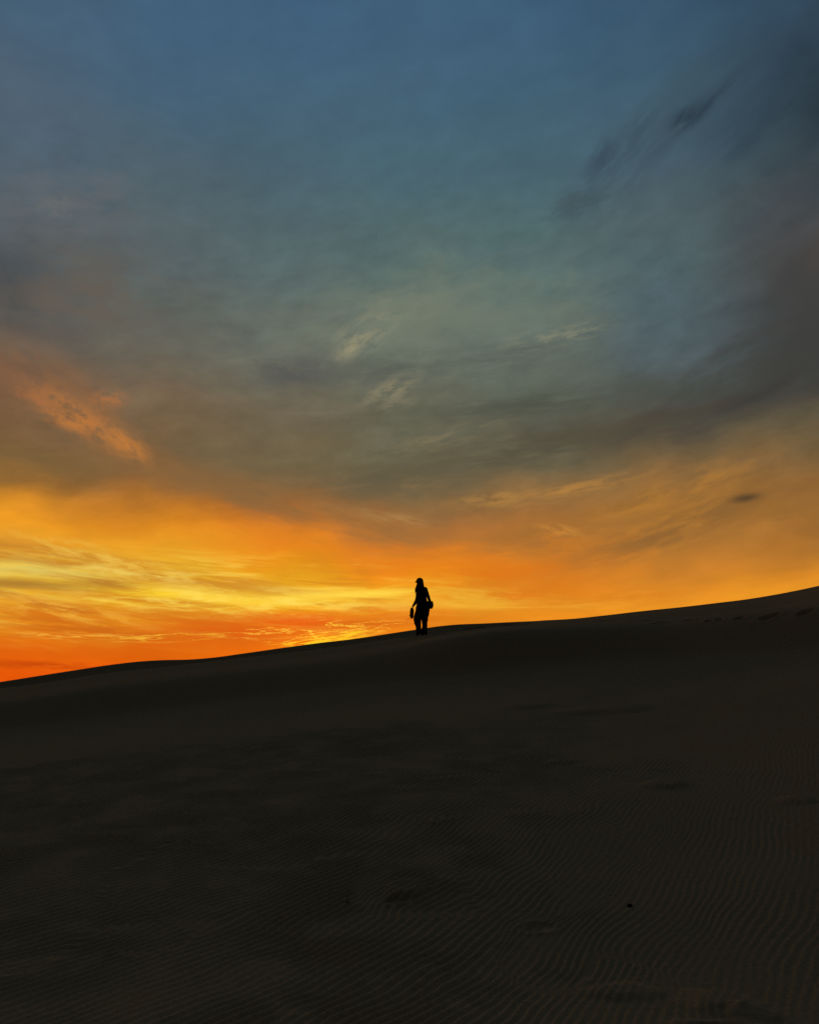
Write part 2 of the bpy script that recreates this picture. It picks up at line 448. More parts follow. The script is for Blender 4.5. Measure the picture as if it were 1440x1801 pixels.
# brown bars across it
wisp(60, 972, 190, 24, -3, (196, 126, 38), 1.0, (0.8, 0.9), 0.28, 0.55)
wisp(40, 1027, 190, 13, 0, (176, 126, 44), 1.0, (0.9, 0.8), 0.28, 0.52)
wisp(185, 1026, 70, 10, -2, (176, 112, 34), 0.9, (0.8, 0.8), 0.28, 0.52)
wisp(350, 1022, 240, 22, -5, (202, 132, 34), 1.0, (1.0, 1.0), 0.30, 0.55)
wisp(500, 1040, 150, 10, -4, (210, 150, 50), 0.8, (1.0, 1.0), 0.3, 0.55)
wisp(230, 1053, 200, 9, -2, (208, 124, 26), 1.0, (0.9, 0.8), 0.26, 0.50)
wisp(45, 1054, 100, 9, -12, (186, 108, 30), 1.0, (0.8, 0.7), 0.24, 0.48)
wisp(130, 1071, 50, 9, -8, (184, 102, 26), 1.0, (0.7, 0.6), 0.24, 0.48)
wisp(30, 1075, 80, 14, -8, (214, 128, 30), 0.8)
wisp(130, 1096, 260, 34, -7, (212, 112, 20), 1.0, (1.3, 1.3), 0.36, 0.56)
wisp(340, 1094, 230, 26, -5, (214, 114, 20), 1.0, (1.2, 1.2), 0.34, 0.54)
wisp(160, 1108, 200, 16, -3, (202, 100, 20), 0.9, (1.2, 1.1), 0.36, 0.54)
# red cloud low over the ridge
cloud(200, 1146, 380, 24, 0, (220, 92, 12), 0.8, 'low', 0.6, 1.0)
wisp(420, 1112, 200, 34, 2, (216, 90, 16), 1.0, (1.0, 1.0), 0.30, 0.52)
wisp(540, 1093, 140, 20, -2, (230, 80, 12), 1.0, (0.7, 0.6), 0.22, 0.42)
wisp(650, 1096, 140, 12, 3, (212, 102, 20), 1.0, (0.9, 0.8), 0.28, 0.5)
wisp(660, 1078, 130, 12, 1, (222, 116, 22), 0.9, (1.0, 0.9), 0.32, 0.54)
wisp(70, 1170, 150, 12, -1, (196, 68, 10), 0.9, (1.6, 1.0), 0.34, 0.6)
wisp(330, 1078, 260, 14, -2, (214, 122, 26), 0.8, (2.0, 1.2), 0.36, 0.62)


glint(555, 1112, 120, 24, 5, (255, 206, 60), 1.0, (1.2, 1.5), 0.030)
glint(570, 1124, 110, 13, 8, (255, 208, 40), 1.0, (1.0, 1.0), 0.09)
glint(470, 1113, 110, 13, 3, (252, 186, 60), 0.9, (1.2, 1.2), 0.035)
glint(640, 1104, 120, 16, 5, (252, 176, 50), 0.8, (1.2, 1.4), 0.035)
glint(170, 1121, 190, 9, -1, (244, 176, 60), 0.8, (1.2, 0.8), 0.05)
glint(300, 1120, 120, 10, 3, (246, 184, 50), 0.8, (1.2, 0.8), 0.05)
wisp(190, 985, 200, 26, -12, (238, 190, 74), 0.85, (2.4, 1.6), 0.42, 0.70)
wisp(230, 1008, 280, 22, -3, (240, 204, 92), 0.85, (2.6, 1.6), 0.42, 0.70)
wisp(110, 1074, 200, 22, -8, (242, 176, 60), 0.85, (2.4, 1.6), 0.42, 0.68)
wisp(430, 1058, 350, 30, 0, (255, 222, 90), 0.9, (3.4, 2.0), 0.40, 0.66)
wisp(630, 1045, 160, 8, 3, (255, 214, 70), 1.0, (1.0, 0.6), 0.26, 0.5, base=P0)

def leaf(ids):
    f = field
    for i_ in ids:
        f = PATCHES[i_][1](f)
    n = NN('ShaderNodeBackground'); LK(f, n.inputs[0]); n.inputs[1].default_value = 0.97
    return n.outputs[0]


def split_sky(ids, box, depth):
    """each region of the sky only works out the patches that reach into it"""
    inside = [i_ for i_ in ids if PATCHES[i_][0][0] < box[1] and PATCHES[i_][0][1] > box[0] and PATCHES[i_][0][2] < box[3] and PATCHES[i_][0][3] > box[2]]
    if len(inside) <= 8 or depth == 0:
        return leaf(inside)
    best = None
    for ax in (0, 1):
        lo_, hi_ = box[ax * 2], box[ax * 2 + 1]
        cuts = sorted({round(PATCHES[i_][0][ax * 2 + k_], 2) for i_ in inside for k_ in (0, 1)})
        for c in cuts:
            if lo_ + 0.5 < c < hi_ - 0.5:
                nl = sum(PATCHES[i_][0][ax * 2] < c for i_ in inside); nh = sum(PATCHES[i_][0][ax * 2 + 1] > c for i_ in inside)
                cost = max(nl, nh) + 0.3 * (nl + nh)
                if best is None or cost < best[0]:
                    best = (cost, ax, c, nl, nh)
    if best is None or max(best[3], best[4]) >= len(inside):
        return leaf(inside)
    _, ax, c, _, _ = best
    bl = list(box); bh = list(box); bl[ax * 2 + 1] = c; bh[ax * 2] = c
    fac = M('GREATER_THAN', az if ax == 0 else el, c)
    mx = NN('ShaderNodeMixShader'); LK(fac, mx.inputs[0])
    LK(split_sky(inside, bl, depth - 1), mx.inputs[1]); LK(split_sky(inside, bh, depth - 1), mx.inputs[2])
    return mx.outputs[0]


sky_shader = split_sky(range(len(PATCHES)), (-180, 180, -90, 90), 6)
print("sky nodes", len(nt.nodes))

# clear dusk air (physical sky) shining through where the cloud veil is thin
sky = NN('ShaderNodeTexSky')
sky.sky_type = 'NISHITA'
sky.sun_disc = False
sky.sun_elevation = math.radians(SUN_EL)
sky.sun_rotation = math.radians(SUN_AZ)
sky.altitude = 20
sky.air_density = 1.2
sky.dust_density = 2.0
bg2 = NN('ShaderNodeBackground'); LK(sky.outputs[0], bg2.inputs[0]); bg2.inputs[1].default_value = 0.004
add = NN('ShaderNodeAddShader'); LK(sky_shader, add.inputs[0]); LK(bg2.outputs[0], add.inputs[1])
wo = NN('ShaderNodeOutputWorld'); LK(add.outputs[0], wo.inputs[0])
world.cycles.sampling_method = 'MANUAL'
world.cycles.sample_map_resolution = 512

# ------------------------------------------------------------------ sun (behind the dune, low)
sun_d = bpy.data.lights.new('sun', 'SUN')
sun_d.energy = 0.25
sun_d.angle = math.radians(3)
sun_d.color = (1.0, 0.55, 0.25)
sun = bpy.data.objects.new('sun', sun_d)
COL.objects.link(sun)
sa, se = math.radians(SUN_AZ), math.radians(SUN_EL)
sdir = Vector((math.sin(sa) * math.cos(se), math.cos(sa) * math.cos(se), math.sin(se)))
sun.rotation_euler = sdir.to_track_quat('Z', 'Y').to_euler()
sun.location = sdir * 60


# ------------------------------------------------------------------ dune
def smooth(t):
    t = np.clip(t, 0, 1)
    return t * t * (3 - 2 * t)


def pchip(xk, yk, x):
    """monotone cubic through the knots (xk, yk), along the last axis of yk"""
    xk = np.asarray(xk, float); yk = np.asarray(yk, float)
    h = np.diff(xk); d = np.diff(yk) / h
    m = np.zeros_like(yk)
    w1 = 2 * h[1:] + h[:-1]; w2 = h[1:] + 2 * h[:-1]
    ok = d[1:] * d[:-1] > 0
    with np.errstate(divide='ignore', invalid='ignore'):
        hm = (w1 + w2) / (w1 / d[:-1] + w2 / d[1:])
    m[1:-1] = np.where(ok, hm, 0)
    m[0], m[-1] = d[0], d[-1]
    i = np.clip(np.searchsorted(xk, x) - 1, 0, len(h) - 1)
    t = np.clip((x - xk[i]) / h[i], 0, 1)
    return (yk[i] * (1 + 2 * t) * (1 - t) ** 2 + m[i] * h[i] * t * (1 - t) ** 2
            + yk[i + 1] * t * t * (3 - 2 * t) + m[i + 1] * h[i] * t * t * (t - 1))


def line_elev(pts):
    """a ridge line given by points of the view -> table of elevation against azimuth"""
    a, e = ray([p[0] for p in pts], [p[1] for p in pts])
    return a, e


SKYLINE = [(-60, 1208), (0, 1199.5), (60, 1190), (130, 1179), (200, 1168.5), (250, 1163), (290, 1160.8), (330, 1160), (370, 1157), (430, 1149), (500, 1139),
           (560, 1131), (620, 1124), (690, 1113.5), (740, 1106), (775, 1101), (810, 1098), (850, 1096.5), (900, 1094), (950, 1092), (1000, 1089.5),
           (1060, 1083.5), (1130, 1075.5), (1200, 1068.5), (1260, 1061.5), (1310, 1055.5), (1360, 1047.5), (1400, 1040), (1440, 1031.5), (1500, 1018)]
STEP = [(-60, 1220), (0, 1211), (60, 1204), (130, 1193), (200, 1182.5), (260, 1176.5), (330, 1168.5), (400, 1160), (500, 1149.5), (600, 1137), (680, 1126),
        (742, 1118.5), (800, 1112.0), (870, 1104), (940, 1097.5), (1000, 1093.5), (1060, 1088.5), (1130, 1081.5), (1200, 1075), (1300, 1063), (1360, 1055), (1440, 1039), (1500, 1026)]
BROW = [(-60, 1244), (0, 1236), (120, 1218), (250, 1200), (360, 1188), (430, 1180), (500, 1173.5), (560, 1166), (620, 1157), (700, 1142), (760, 1127), (820, 1116.5),
        (870, 1110), (940, 1105), (1000, 1103), (1080, 1101), (1160, 1099), (1260, 1090), (1360, 1078), (1440, 1066), (1500, 1055)]
FOOT = [(-60, 1292), (0, 1286), (300, 1246), (600, 1212), (740, 1196), (1000, 1170), (1200, 1160), (1440, 1142), (1500, 1136)]


def table(pts):
    a, e = line_elev(pts)
    aa = np.radians(np.linspace(-30, 30, 601))
    ee = pchip(a, e, aa)
    kern = np.hanning(13); kern /= kern.sum()
    ee = np.convolve(np.pad(ee, 6, mode='edge'), kern, 'valid')
    return aa, ee


TAB = {k_: table(v_) for k_, v_ in dict(sky=SKYLINE, step=STEP, brow=BROW, foot=FOOT).items()}


def elev(kind, a):
    return np.interp(a, *TAB[kind])


# value noise on a lattice -------------------------------------------------
LAT = rng.random((256, 256))


def vnoise(x, y):
    xi = np.floor(x).astype(int); yi = np.floor(y).astype(int)
    fx = x - xi; fy = y - yi
    fx = fx ** 3 * (fx * (fx * 6 - 15) + 10); fy = fy ** 3 * (fy * (fy * 6 - 15) + 10)
    a = LAT[xi % 256, yi % 256]; b = LAT[(xi + 1) % 256, yi % 256]
    c = LAT[xi % 256, (yi + 1) % 256]; d = LAT[(xi + 1) % 256, (yi + 1) % 256]
    return (a * (1 - fx) + b * fx) * (1 - fy) + (c * (1 - fx) + d * fx) * fy - 0.5


def fbm(x, y, o=4):
    s = 0; am = 1.0
    for i in range(o):
        s = s + am * vnoise(x * 2 ** i + 17.3 * i, y * 2 ** i - 9.1 * i)
        am *= 0.5
    return s


KN_R = np.array([0.0, 2.5, 4.3, 8.5, 13.0, 17.5, 19.2, 21.2, 23.2, 24.6, 26.6, 28.05, 28.4, 33.0, 45.0, 120.0, 900.0])


def base_height(a, r):
    """large shape of the sand for azimuth a and distance r (arrays of one shape)"""
    af = np.clip(a, -0.5, 0.5)
    side = smooth((np.abs(a) - 0.62) / 0.9)
    zb = EYE + 19.2 * np.tan(elev('brow', af))
    zs = EYE + 23.2 * np.tan(elev('step', af))
    zt = EYE + 28.4 * np.tan(elev('sky', af))
    zf = EYE + 17.5 * np.tan(elev('foot', af))
    z21 = zb * 0.50 + zs * 0.50
    # hollow between the step and the skyline ridge, deeper on the left where the far hump shows
    apart = 1 - smooth((af - 0.10) / 0.07)
    z24 = zs + (zt - zs) * 0.25 - 0.16 * apart
    z26 = (zs + (zt - zs) * 0.62) * (1 - apart) + (zt - 0.80) * apart
    z28 = (zt - 0.02) * (1 - apart) + (zt - 0.16) * apart
    left = smooth((-af - 0.05) / 0.4)
    z85 = zf * 0.29; z13 = zf * 0.61
    K = [0 * a - 0.05, 0 * a - 0.03, 0 * a + 0.02, z85, z13, zf, zb, z21, zs, z24, z26, z28, zt, zt - 0.45, zt - 3.5, 0 * a - 6, 0 * a - 30]
    K = np.stack(K)
    flat = np.array([-0.05, -0.04, -0.05, -0.15, -0.2, -0.1, 0, 0.2, 0.3, 0.3, 0.25, 0.2, 0.2, 0, -0.5, -3.0, -20.0])
    K = K * (1 - side) + flat.reshape((-1,) + (1,) * a.ndim) * side
    # monotone cubic along r
    h = np.diff(KN_R).reshape((-1,) + (1,) * a.ndim)
    d = np.diff(K, axis=0) / h
    m = np.zeros_like(K)
    w1 = 2 * h[1:] + h[:-1]; w2 = h[1:] + 2 * h[:-1]
    ok = d[1:] * d[:-1] > 0
    with np.errstate(divide='ignore', invalid='ignore'):
        hm = (w1 + w2) / (w1 / d[:-1] + w2 / d[1:])
    m[1:-1] = np.where(ok, hm, 0)
    m[-1] = d[-1]
    i = np.clip(np.searchsorted(KN_R, r) - 1, 0, len(KN_R) - 2)
    i1 = i[None]
    g = lambda A, j: np.take_along_axis(A, j, 0)[0]
    hh = np.diff(KN_R)[i]
    t = np.clip((r - KN_R[i]) / hh, 0, 1)
    return (g(K, i1) * (1 + 2 * t) * (1 - t) ** 2 + g(m, i1) * hh * t * (1 - t) ** 2
            + g(K, i1 + 1) * t * t * (3 - 2 * t) + g(m, i1 + 1) * hh * t * t * (t - 1))


DENTS = []          # (x, y, half length, half width, rotation, depth, rim)


def dent_height(x, y):
    z = np.zeros_like(x)
    for (cx, cy, hl, hw, rot, dep, rim) in DENTS:
        R = 3.2 * max(hl, hw)
        sel = (np.abs(x - cx) < R) & (np.abs(y - cy) < R)
        if not sel.any():
            continue
        dx = x[sel] - cx; dy = y[sel] - cy
        c, s = math.cos(rot), math.sin(rot)
        u = (c * dx + s * dy) / hl; v = (-s * dx + c * dy) / hw
        w = 0.25 * fbm(dx / hl * 1.7 + cx * 3, dy / hl * 1.7 + cy * 3, 2)
        q = np.sqrt(u * u + v * v) + w
        z[sel] += -dep * (1 - smooth((q - 0.35) / 0.75)) + rim * np.exp(-((q - 1.25) / 0.35) ** 2)
    return z


def height(x, y, ripple=None):
    a = np.arctan2(x, y); r = np.hypot(x, y)
    z = base_height(a, r)
    und = 0.058 * fbm(x / 3.1 + 5, y / 4.3 + 2, 3) + 0.018 * fbm(x / 1.1, y / 1.2, 2)
    z = z + und * smooth((21 - r) / 6) * smooth((r - 0.5) / 2)
    z = z + dent_height(x, y)
    if ripple is not None:
        z = z + ripple
    return z


def ripples(x, y):
    """wind ripples, a hand's breadth apart, bending away from the walker to the right"""
    a = np.arctan2(x, y); r = np.hypot(x, y)
    wx = 0.13 * fbm(x / 1.6 + 31, y / 1.6 + 11, 3); wy = 0.13 * fbm(x / 1.6 - 13, y / 1.6 + 41, 3)
    X = x + wx; Y = y + wy
    f = 0.68 * Y - 0.98 * X - 0.22 * (np.sqrt((X - 0.2) ** 2 + 4.0) - 2.0)
    lam = 0.072
    ph = f / lam + 0.75 * fbm(x / 0.42 + 3, y / 0.42 - 8, 3) + 1.5 * fbm(x / 2.0, y / 2.0 + 7, 2)
    # where two trains of ripples meet, crests fork and end
    ph = ph + 1.0 * smooth((fbm(x / 0.9 - 44, y / 0.9 + 23, 2) + 0.02) / 0.10)
    t = ph - np.floor(ph)
    # gentle rise, steeper fall, a rounded crest
    prof = np.where(t < 0.64, smooth(t / 0.64), smooth((1 - t) / 0.36)) - 0.5
    patch = smooth((fbm(x / 1.9 + 60, y / 2.6 - 20, 3) + 0.42) / 0.55)
    broken = 0.4 + 0.6 * smooth((fbm(x / 0.28, y / 0.28 + 90, 2) + 0.45) / 0.6)
    far = 1 - smooth((r - 10) / 6)
    rightward = 1.25 - 0.96 * smooth((a + 0.1) / 0.45)
    edge = 1 - smooth((np.abs(a) - 0.58) / 0.08)
    near = smooth((r - 2.2) / 0.8)
    return 0.0185 * prof * (0.75 + 0.9 * fbm(x / 0.7 + 8, y / 0.7, 2)) * (0.65 + 0.35 * patch) * broken * far * rightward * edge * near


def hit(px, py):
    """where the ray through a point of the view meets the sand"""
    a, e = ray(px, py)
    r = np.linspace(3, 40, 7400)
    x = r * math.sin(a); y = r * math.cos(a)
    z = height(x, y)
    ok = z >= EYE + r * math.tan(e)
    i = int(np.argmax(ok)) if ok.any() else len(r) - 1
    return float(x[i]), float(y[i]), float(z[i])


def dent(px, py, lpx, hw, rot, dep, rim):
    x, y, z = hit(px, py)
    pend.append((x, y, lpx / FPX * math.hypot(x, y) / 2, hw, math.radians(rot), dep, rim))


pend = []
# the walker's tracks along the crest, right of the figure
for (px, py, L) in [(1120, 1093, 26), (1143, 1092, 24), (1161, 1096, 42), (1211, 1091.5, 20), (1246, 1092, 16), (1264, 1089.5, 16),
                    (1301, 1087, 24), (1353, 1084, 40), (1418, 1075.5, 34)]:
    dent(px, py, L * 1.0, 0.10, 8, 0.08, 0.015)
for (px, py, L) in [(776, 1115, 24), (826, 1106.5, 26), (845, 1104.5, 20), (893, 1100.5, 26), (926, 1098, 22), (1000, 1095, 22), (1062, 1092, 22)]:
    dent(px, py, L * 1.1, 0.11, 8, 0.06, 0.015)
# scuffs nearer the camera
dent(712, 1566, 90, 0.20, 8, -0.034, 0.0)
dent(700, 1584, 56, 0.06, 14, 0.012, 0.006)
dent(1275, 1812, 110, 0.06, -14, 0.020, 0.008)
dent(1262, 1766, 130, 0.17, -12, -0.028, 0.0)
dent(1320, 1786, 90, 0.10, -10, -0.020, 0.0)
dent(1095, 1745, 130, 0.12, -8, -0.018, 0.0)
dent(1168, 1380, 90, 0.20, -3, -0.032, 0.0)
dent(985, 1340, 60, 0.16, 4, -0.022, 0.0)
dent(1060, 1250, 170, 0.40, -4, -0.050, 0.0)
dent(930, 1242, 110, 0.36, 4, -0.045, 0.0)
dent(1400, 1408, 70, 0.16, 3, -0.022, 0.0)
dent(945, 1632, 56, 0.07, 10, 0.010, 0.006)
DENTS = pend

# polar sheet: fine where the picture looks, coarse elsewhere, out past the horizon
a_in = np.linspace(-0.66, 0.66, 1060)
a_out = np.linspace(0.66, 2 * math.pi - 0.66, 92)[1:-1]
A = np.concatenate([a_in, a_out])
rr = [0.25, 0.6, 1.0, 1.4, 1.8, 2.1, 2.4, 2.7, 3.0, 3.2]
r_ = 3.2
while r_ < 30:
    sin_v = max(0.05, min(0.5, (EYE - 0.12 * max(0, r_ - 5)) / r_ + 0.12))
    r_ += min(0.045, max(0.006, 0.00075 * r_ / sin_v), 0.014 if r_ < 13 else 1.0)
    rr.append(r_)
rr += [30.3, 30.7, 31.2, 32, 33, 34.5, 37, 41, 47, 56, 70, 95, 140, 220, 350, 560, 900]
R = np.array(rr)
nA, nR = len(A), len(R)
print('grid', nA, nR, nA * nR)
AA, RR = np.meshgrid(A, R)
AAw = np.where(AA > math.pi, AA - 2 * math.pi, AA)
X = RR * np.sin(AA); Y = RR * np.cos(AA)
Z = height(X, Y)
rows_f = (R < 21)
cols_f = np.arange(nA) < len(a_in)
sub = np.ix_(rows_f, cols_f)
Z[sub] += ripples(X[sub], Y[sub])
co = np.stack([X, Y, Z], -1).reshape(-1, 3)
co = np.concatenate([co, [[0, 0, float(height(np.array([0.0]), np.array([0.01]))[0])]]]).astype(np.float32)
i0 = np.arange(nR - 1)[:, None] * nA + np.arange(nA)[None]
j1 = (np.arange(nA) + 1) % nA
i1 = np.arange(nR - 1)[:, None] * nA + j1[None]
quads = np.stack([i0, i0 + nA, i1 + nA, i1], -1).reshape(-1, 4)
tri = np.stack([np.full(nA, nR * nA), np.arange(nA), j1], -1)
me = bpy.data.meshes.new('sand_dune')
me.vertices.add(len(co)); me.vertices.foreach_set('co', co.ravel())
me.loops.add(quads.size + tri.size)
me.loops.foreach_set('vertex_index', np.concatenate([quads.ravel(), tri.ravel()]).astype(np.int32))
me.polygons.add(len(quads) + len(tri))
starts = np.concatenate([np.arange(len(quads)) * 4, len(quads) * 4 + np.arange(len(tri)) * 3]).astype(np.int32)
me.polygons.foreach_set('loop_start', starts)
me.polygons.foreach_set('use_smooth', np.ones(len(starts), dtype=bool))
me.update(calc_edges=True)
me.validate()


def material(name, base, rough=0.9, spec=0.2):
    m = bpy.data.materials.new(name); m.use_nodes = True
    b = m.node_tree.nodes['Principled BSDF']
    b.inputs['Base Color'].default_value = (*base, 1)
    b.inputs['Roughness'].default_value = rough
    b.inputs['Specular IOR Level'].default_value = spec
    return m, m.node_tree, b


def mottled(name, c0, c1, scale, rough=0.9, spec=0.2, bump=0.0, bump_scale=None):
    m, t, b = material(name, c0, rough, spec)
    tcn = t.nodes.new('ShaderNodeTexCoord')
    n = t.nodes.new('ShaderNodeTexNoise'); n.inputs['Scale'].default_value = scale; n.inputs['Detail'].default_value = 5
    t.links.new(tcn.outputs['Object'], n.inputs['Vector'])
    r = t.nodes.new('ShaderNodeValToRGB')
    r.color_ramp.elements[0].position = 0.35; r.color_ramp.elements[0].color = (*c0, 1)
    r.color_ramp.elements[1].position = 0.65; r.color_ramp.elements[1].color = (*c1, 1)
    t.links.new(n.outputs[0], r.inputs[0]); t.links.new(r.outputs[0], b.inputs['Base Color'])
    if bump:
        n2 = t.nodes.new('ShaderNodeTexNoise'); n2.inputs['Scale'].default_value = bump_scale or scale * 4
        n2.inputs['Detail'].default_value = 4
        t.links.new(tcn.outputs['Object'], n2.inputs['Vector'])
        bp = t.nodes.new('ShaderNodeBump'); bp.inputs['Strength'].default_value = bump; bp.inputs['Distance'].default_value = 0.01
        t.links.new(n2.outputs[0], bp.inputs['Height']); t.links.new(bp.outputs[0], b.inputs['Normal'])
    return m


# sand: two tones of grain drifted in patches, plus coarse dark grains
sand, st, sb = material('sand', (0.24, 0.2, 0.14), 1.0, 0.0)
g = st.nodes.new('ShaderNodeNewGeometry')
n1 = st.nodes.new('ShaderNodeTexNoise'); n1.inputs['Scale'].default_value = 0.35; n1.inputs['Detail'].default_value = 6
n2 = st.nodes.new('ShaderNodeTexNoise'); n2.inputs['Scale'].default_value = 38.0; n2.inputs['Detail'].default_value = 6; n2.inputs['Roughness'].default_value = 0.75
for n_ in (n1, n2):
    st.links.new(g.outputs['Position'], n_.inputs['Vector'])
r1 = st.nodes.new('ShaderNodeValToRGB')
r1.color_ramp.elements[0].position = 0.32; r1.color_ramp.elements[0].color = (0.53, 0.385, 0.215, 1)
r1.color_ramp.elements[1].position = 0.68; r1.color_ramp.elements[1].color = (0.58, 0.405, 0.215, 1)
st.links.new(n1.outputs[0], r1.inputs[0])
mr = st.nodes.new('ShaderNodeMapRange'); mr.inputs['From Min'].default_value = 0.3; mr.inputs['From Max'].default_value = 0.7
mr.inputs['To Min'].default_value = 0.78; mr.inputs['To Max'].default_value = 1.2
st.links.new(n2.outputs[0], mr.inputs['Value'])
mxs = st.nodes.new('ShaderNodeVectorMath'); mxs.operation = 'SCALE'
st.links.new(r1.outputs[0], mxs.inputs[0]); st.links.new(mr.outputs[0], mxs.inputs['Scale'])
st.links.new(mxs.outputs[0], sb.inputs['Base Color'])
bp = st.nodes.new('ShaderNodeBump'); bp.inputs['Strength'].default_value = 0.08; bp.inputs['Distance'].default_value = 0.004
st.links.new(n2.outputs[0], bp.inputs['Height']); st.links.new(bp.outputs[0], sb.inputs['Normal'])
me.materials.append(sand)
dune = bpy.data.objects.new('sand_dune', me)
COL.objects.link(dune)
dune['kind'] = 'structure'
dune['label'] = 'dark wind-rippled sand dune rising to the right under the sunset'

import bmesh


# ------------------------------------------------------------------ mesh helpers
def link(name, mesh, mat, parent=None, smooth_=True):
    mesh.name = name
    if mat:
        mesh.materials.clear(); mesh.materials.append(mat)
    if smooth_:
        mesh.polygons.foreach_set('use_smooth', np.ones(len(mesh.polygons), dtype=bool))
    o = bpy.data.objects.new(name, mesh)
    COL.objects.link(o)
    if parent:
        o.parent = parent
    return o


def skin_mesh(nodes, edges, root, levels=2):
    """one continuous surface grown round a skeleton; nodes: name -> (x, y, z, radius[, radius])"""
    names = list(nodes)
    idx = {n: i for i, n in enumerate(names)}
    m_ = bpy.data.meshes.new('skeleton')
    m_.from_pydata([nodes[n][:3] for n in names], [(idx[a], idx[b]) for a, b in edges], [])
    o = bpy.data.objects.new('skeleton', m_); COL.objects.link(o)
    sk = o.modifiers.new('skin', 'SKIN'); sk.use_smooth_shade = True
    sd = o.modifiers.new('sub', 'SUBSURF'); sd.levels = levels; sd.render_levels = levels
    layer = m_.skin_vertices[0].data
    for n in names:
        r = nodes[n][3:]
        layer[idx[n]].radius = (r[0], r[1] if len(r) > 1 else r[0])
        layer[idx[n]].use_root = (n == root)
    dg = bpy.context.evaluated_depsgraph_get()
    dg.update()
    out = bpy.data.meshes.new_from_object(o.evaluated_get(dg))
    bpy.data.objects.remove(o); bpy.data.meshes.remove(m_)
    return out


def bm_mesh(bm):
    m_ = bpy.data.meshes.new('part')
    bmesh.ops.recalc_face_normals(bm, faces=bm.faces)
    bm.to_mesh(m_); bm.free()
    return m_


def tube_into(bm, pts, rad, seg=6):
    rings = []
    pts = [Vector(p) for p in pts]
    for i, p in enumerate(pts):
        d = (pts[min(i + 1, len(pts) - 1)] - pts[max(i - 1, 0)]).normalized()
        u = d.orthogonal().normalized(); 
        if rings:
            u = (lastu - d * lastu.dot(d)).normalized()
        lastu = u
        v = d.cross(u)
        r = rad[i] if isinstance(rad, (list, tuple)) else rad
        rings.append([bm.verts.new(p + r * (math.cos(t) * u + math.sin(t) * v)) for t in [2 * math.pi * k / seg for k in range(seg)]])
    for a, b in zip(rings, rings[1:]):
        for k in range(seg):
            bm.faces.new((a[k], a[(k + 1) % seg], b[(k + 1) % seg], b[k]))
    bm.faces.new(rings[0]); bm.faces.new(rings[-1][::-1])


def ellipsoid_into(bm, c, r, sub=2, rot=0.0):
    res = bmesh.ops.create_icosphere(bm, subdivisions=sub, radius=1.0)
    cr, sr = math.cos(rot), math.sin(rot)
    for v in res['verts']:
        x, y, z = v.co.x * r[0], v.co.y * r[1], v.co.z * r[2]
        v.co = Vector((c[0] + cr * x - sr * y, c[1] + sr * x + cr * y, c[2] + z))
    return res['verts']


def empty(name, loc, label, cat, group=None):
    o = bpy.data.objects.new(name, None); COL.objects.link(o)
    o.empty_display_size = 0.1
    o.location = loc
    o['label'] = label; o['category'] = cat
    if group:
        o['group'] = group
    return o


# ------------------------------------------------------------------ materials
skin_m = mottled('skin', (0.13, 0.075, 0.05), (0.16, 0.095, 0.065), 14, 0.6, 0.2)
shirt_m = mottled('dark_shirt_cloth', (0.014, 0.014, 0.017), (0.024, 0.023, 0.026), 40, 0.95, 0.05, 0.5, 90)
trouser_m = mottled('dark_trouser_cloth', (0.012, 0.012, 0.014), (0.02, 0.02, 0.022), 30, 0.95, 0.05, 0.5, 70)
hair_m = mottled('dark_hair', (0.009, 0.006, 0.004), (0.02, 0.013, 0.009), 60, 0.75, 0.15)
cap_m = mottled('dark_cap_cloth', (0.015, 0.014, 0.014), (0.025, 0.023, 0.022), 60, 0.95, 0.05)
bag_m = mottled('dark_leather', (0.014, 0.011, 0.009), (0.024, 0.018, 0.014), 25, 0.65, 0.2, 0.3, 120)
sole_m = mottled('dark_rubber', (0.014, 0.013, 0.012), (0.022, 0.02, 0.018), 30, 0.85, 0.1)
eye_m = mottled('eye', (0.05, 0.045, 0.04), (0.3, 0.28, 0.26), 80, 0.3, 0.4)
lip_m = mottled('lips', (0.12, 0.05, 0.045), (0.15, 0.065, 0.055), 60, 0.5, 0.3)
stone_m = mottled('dark_stone', (0.012, 0.011, 0.010), (0.03, 0.027, 0.023), 60, 0.95, 0.05, 0.6, 200)

# ------------------------------------------------------------------ the walker on the crest
bx, by, bz = hit(742, 1118.0)


def gz(x, y):
    """ground under a point given in the walker's own axes"""
    return float(height(np.array([bx + x]), np.array([by + y]))[0]) - bz


walker = empty('person', (bx, by, bz), 'person in cap with long loose hair walking up the dune crest, holding sandals', 'person')

gR = gz(0.06, 0.0); gL = gz(-0.11, 0.2)


def ft(x, y, up):
    return (x, y, gz(x, y) + up)


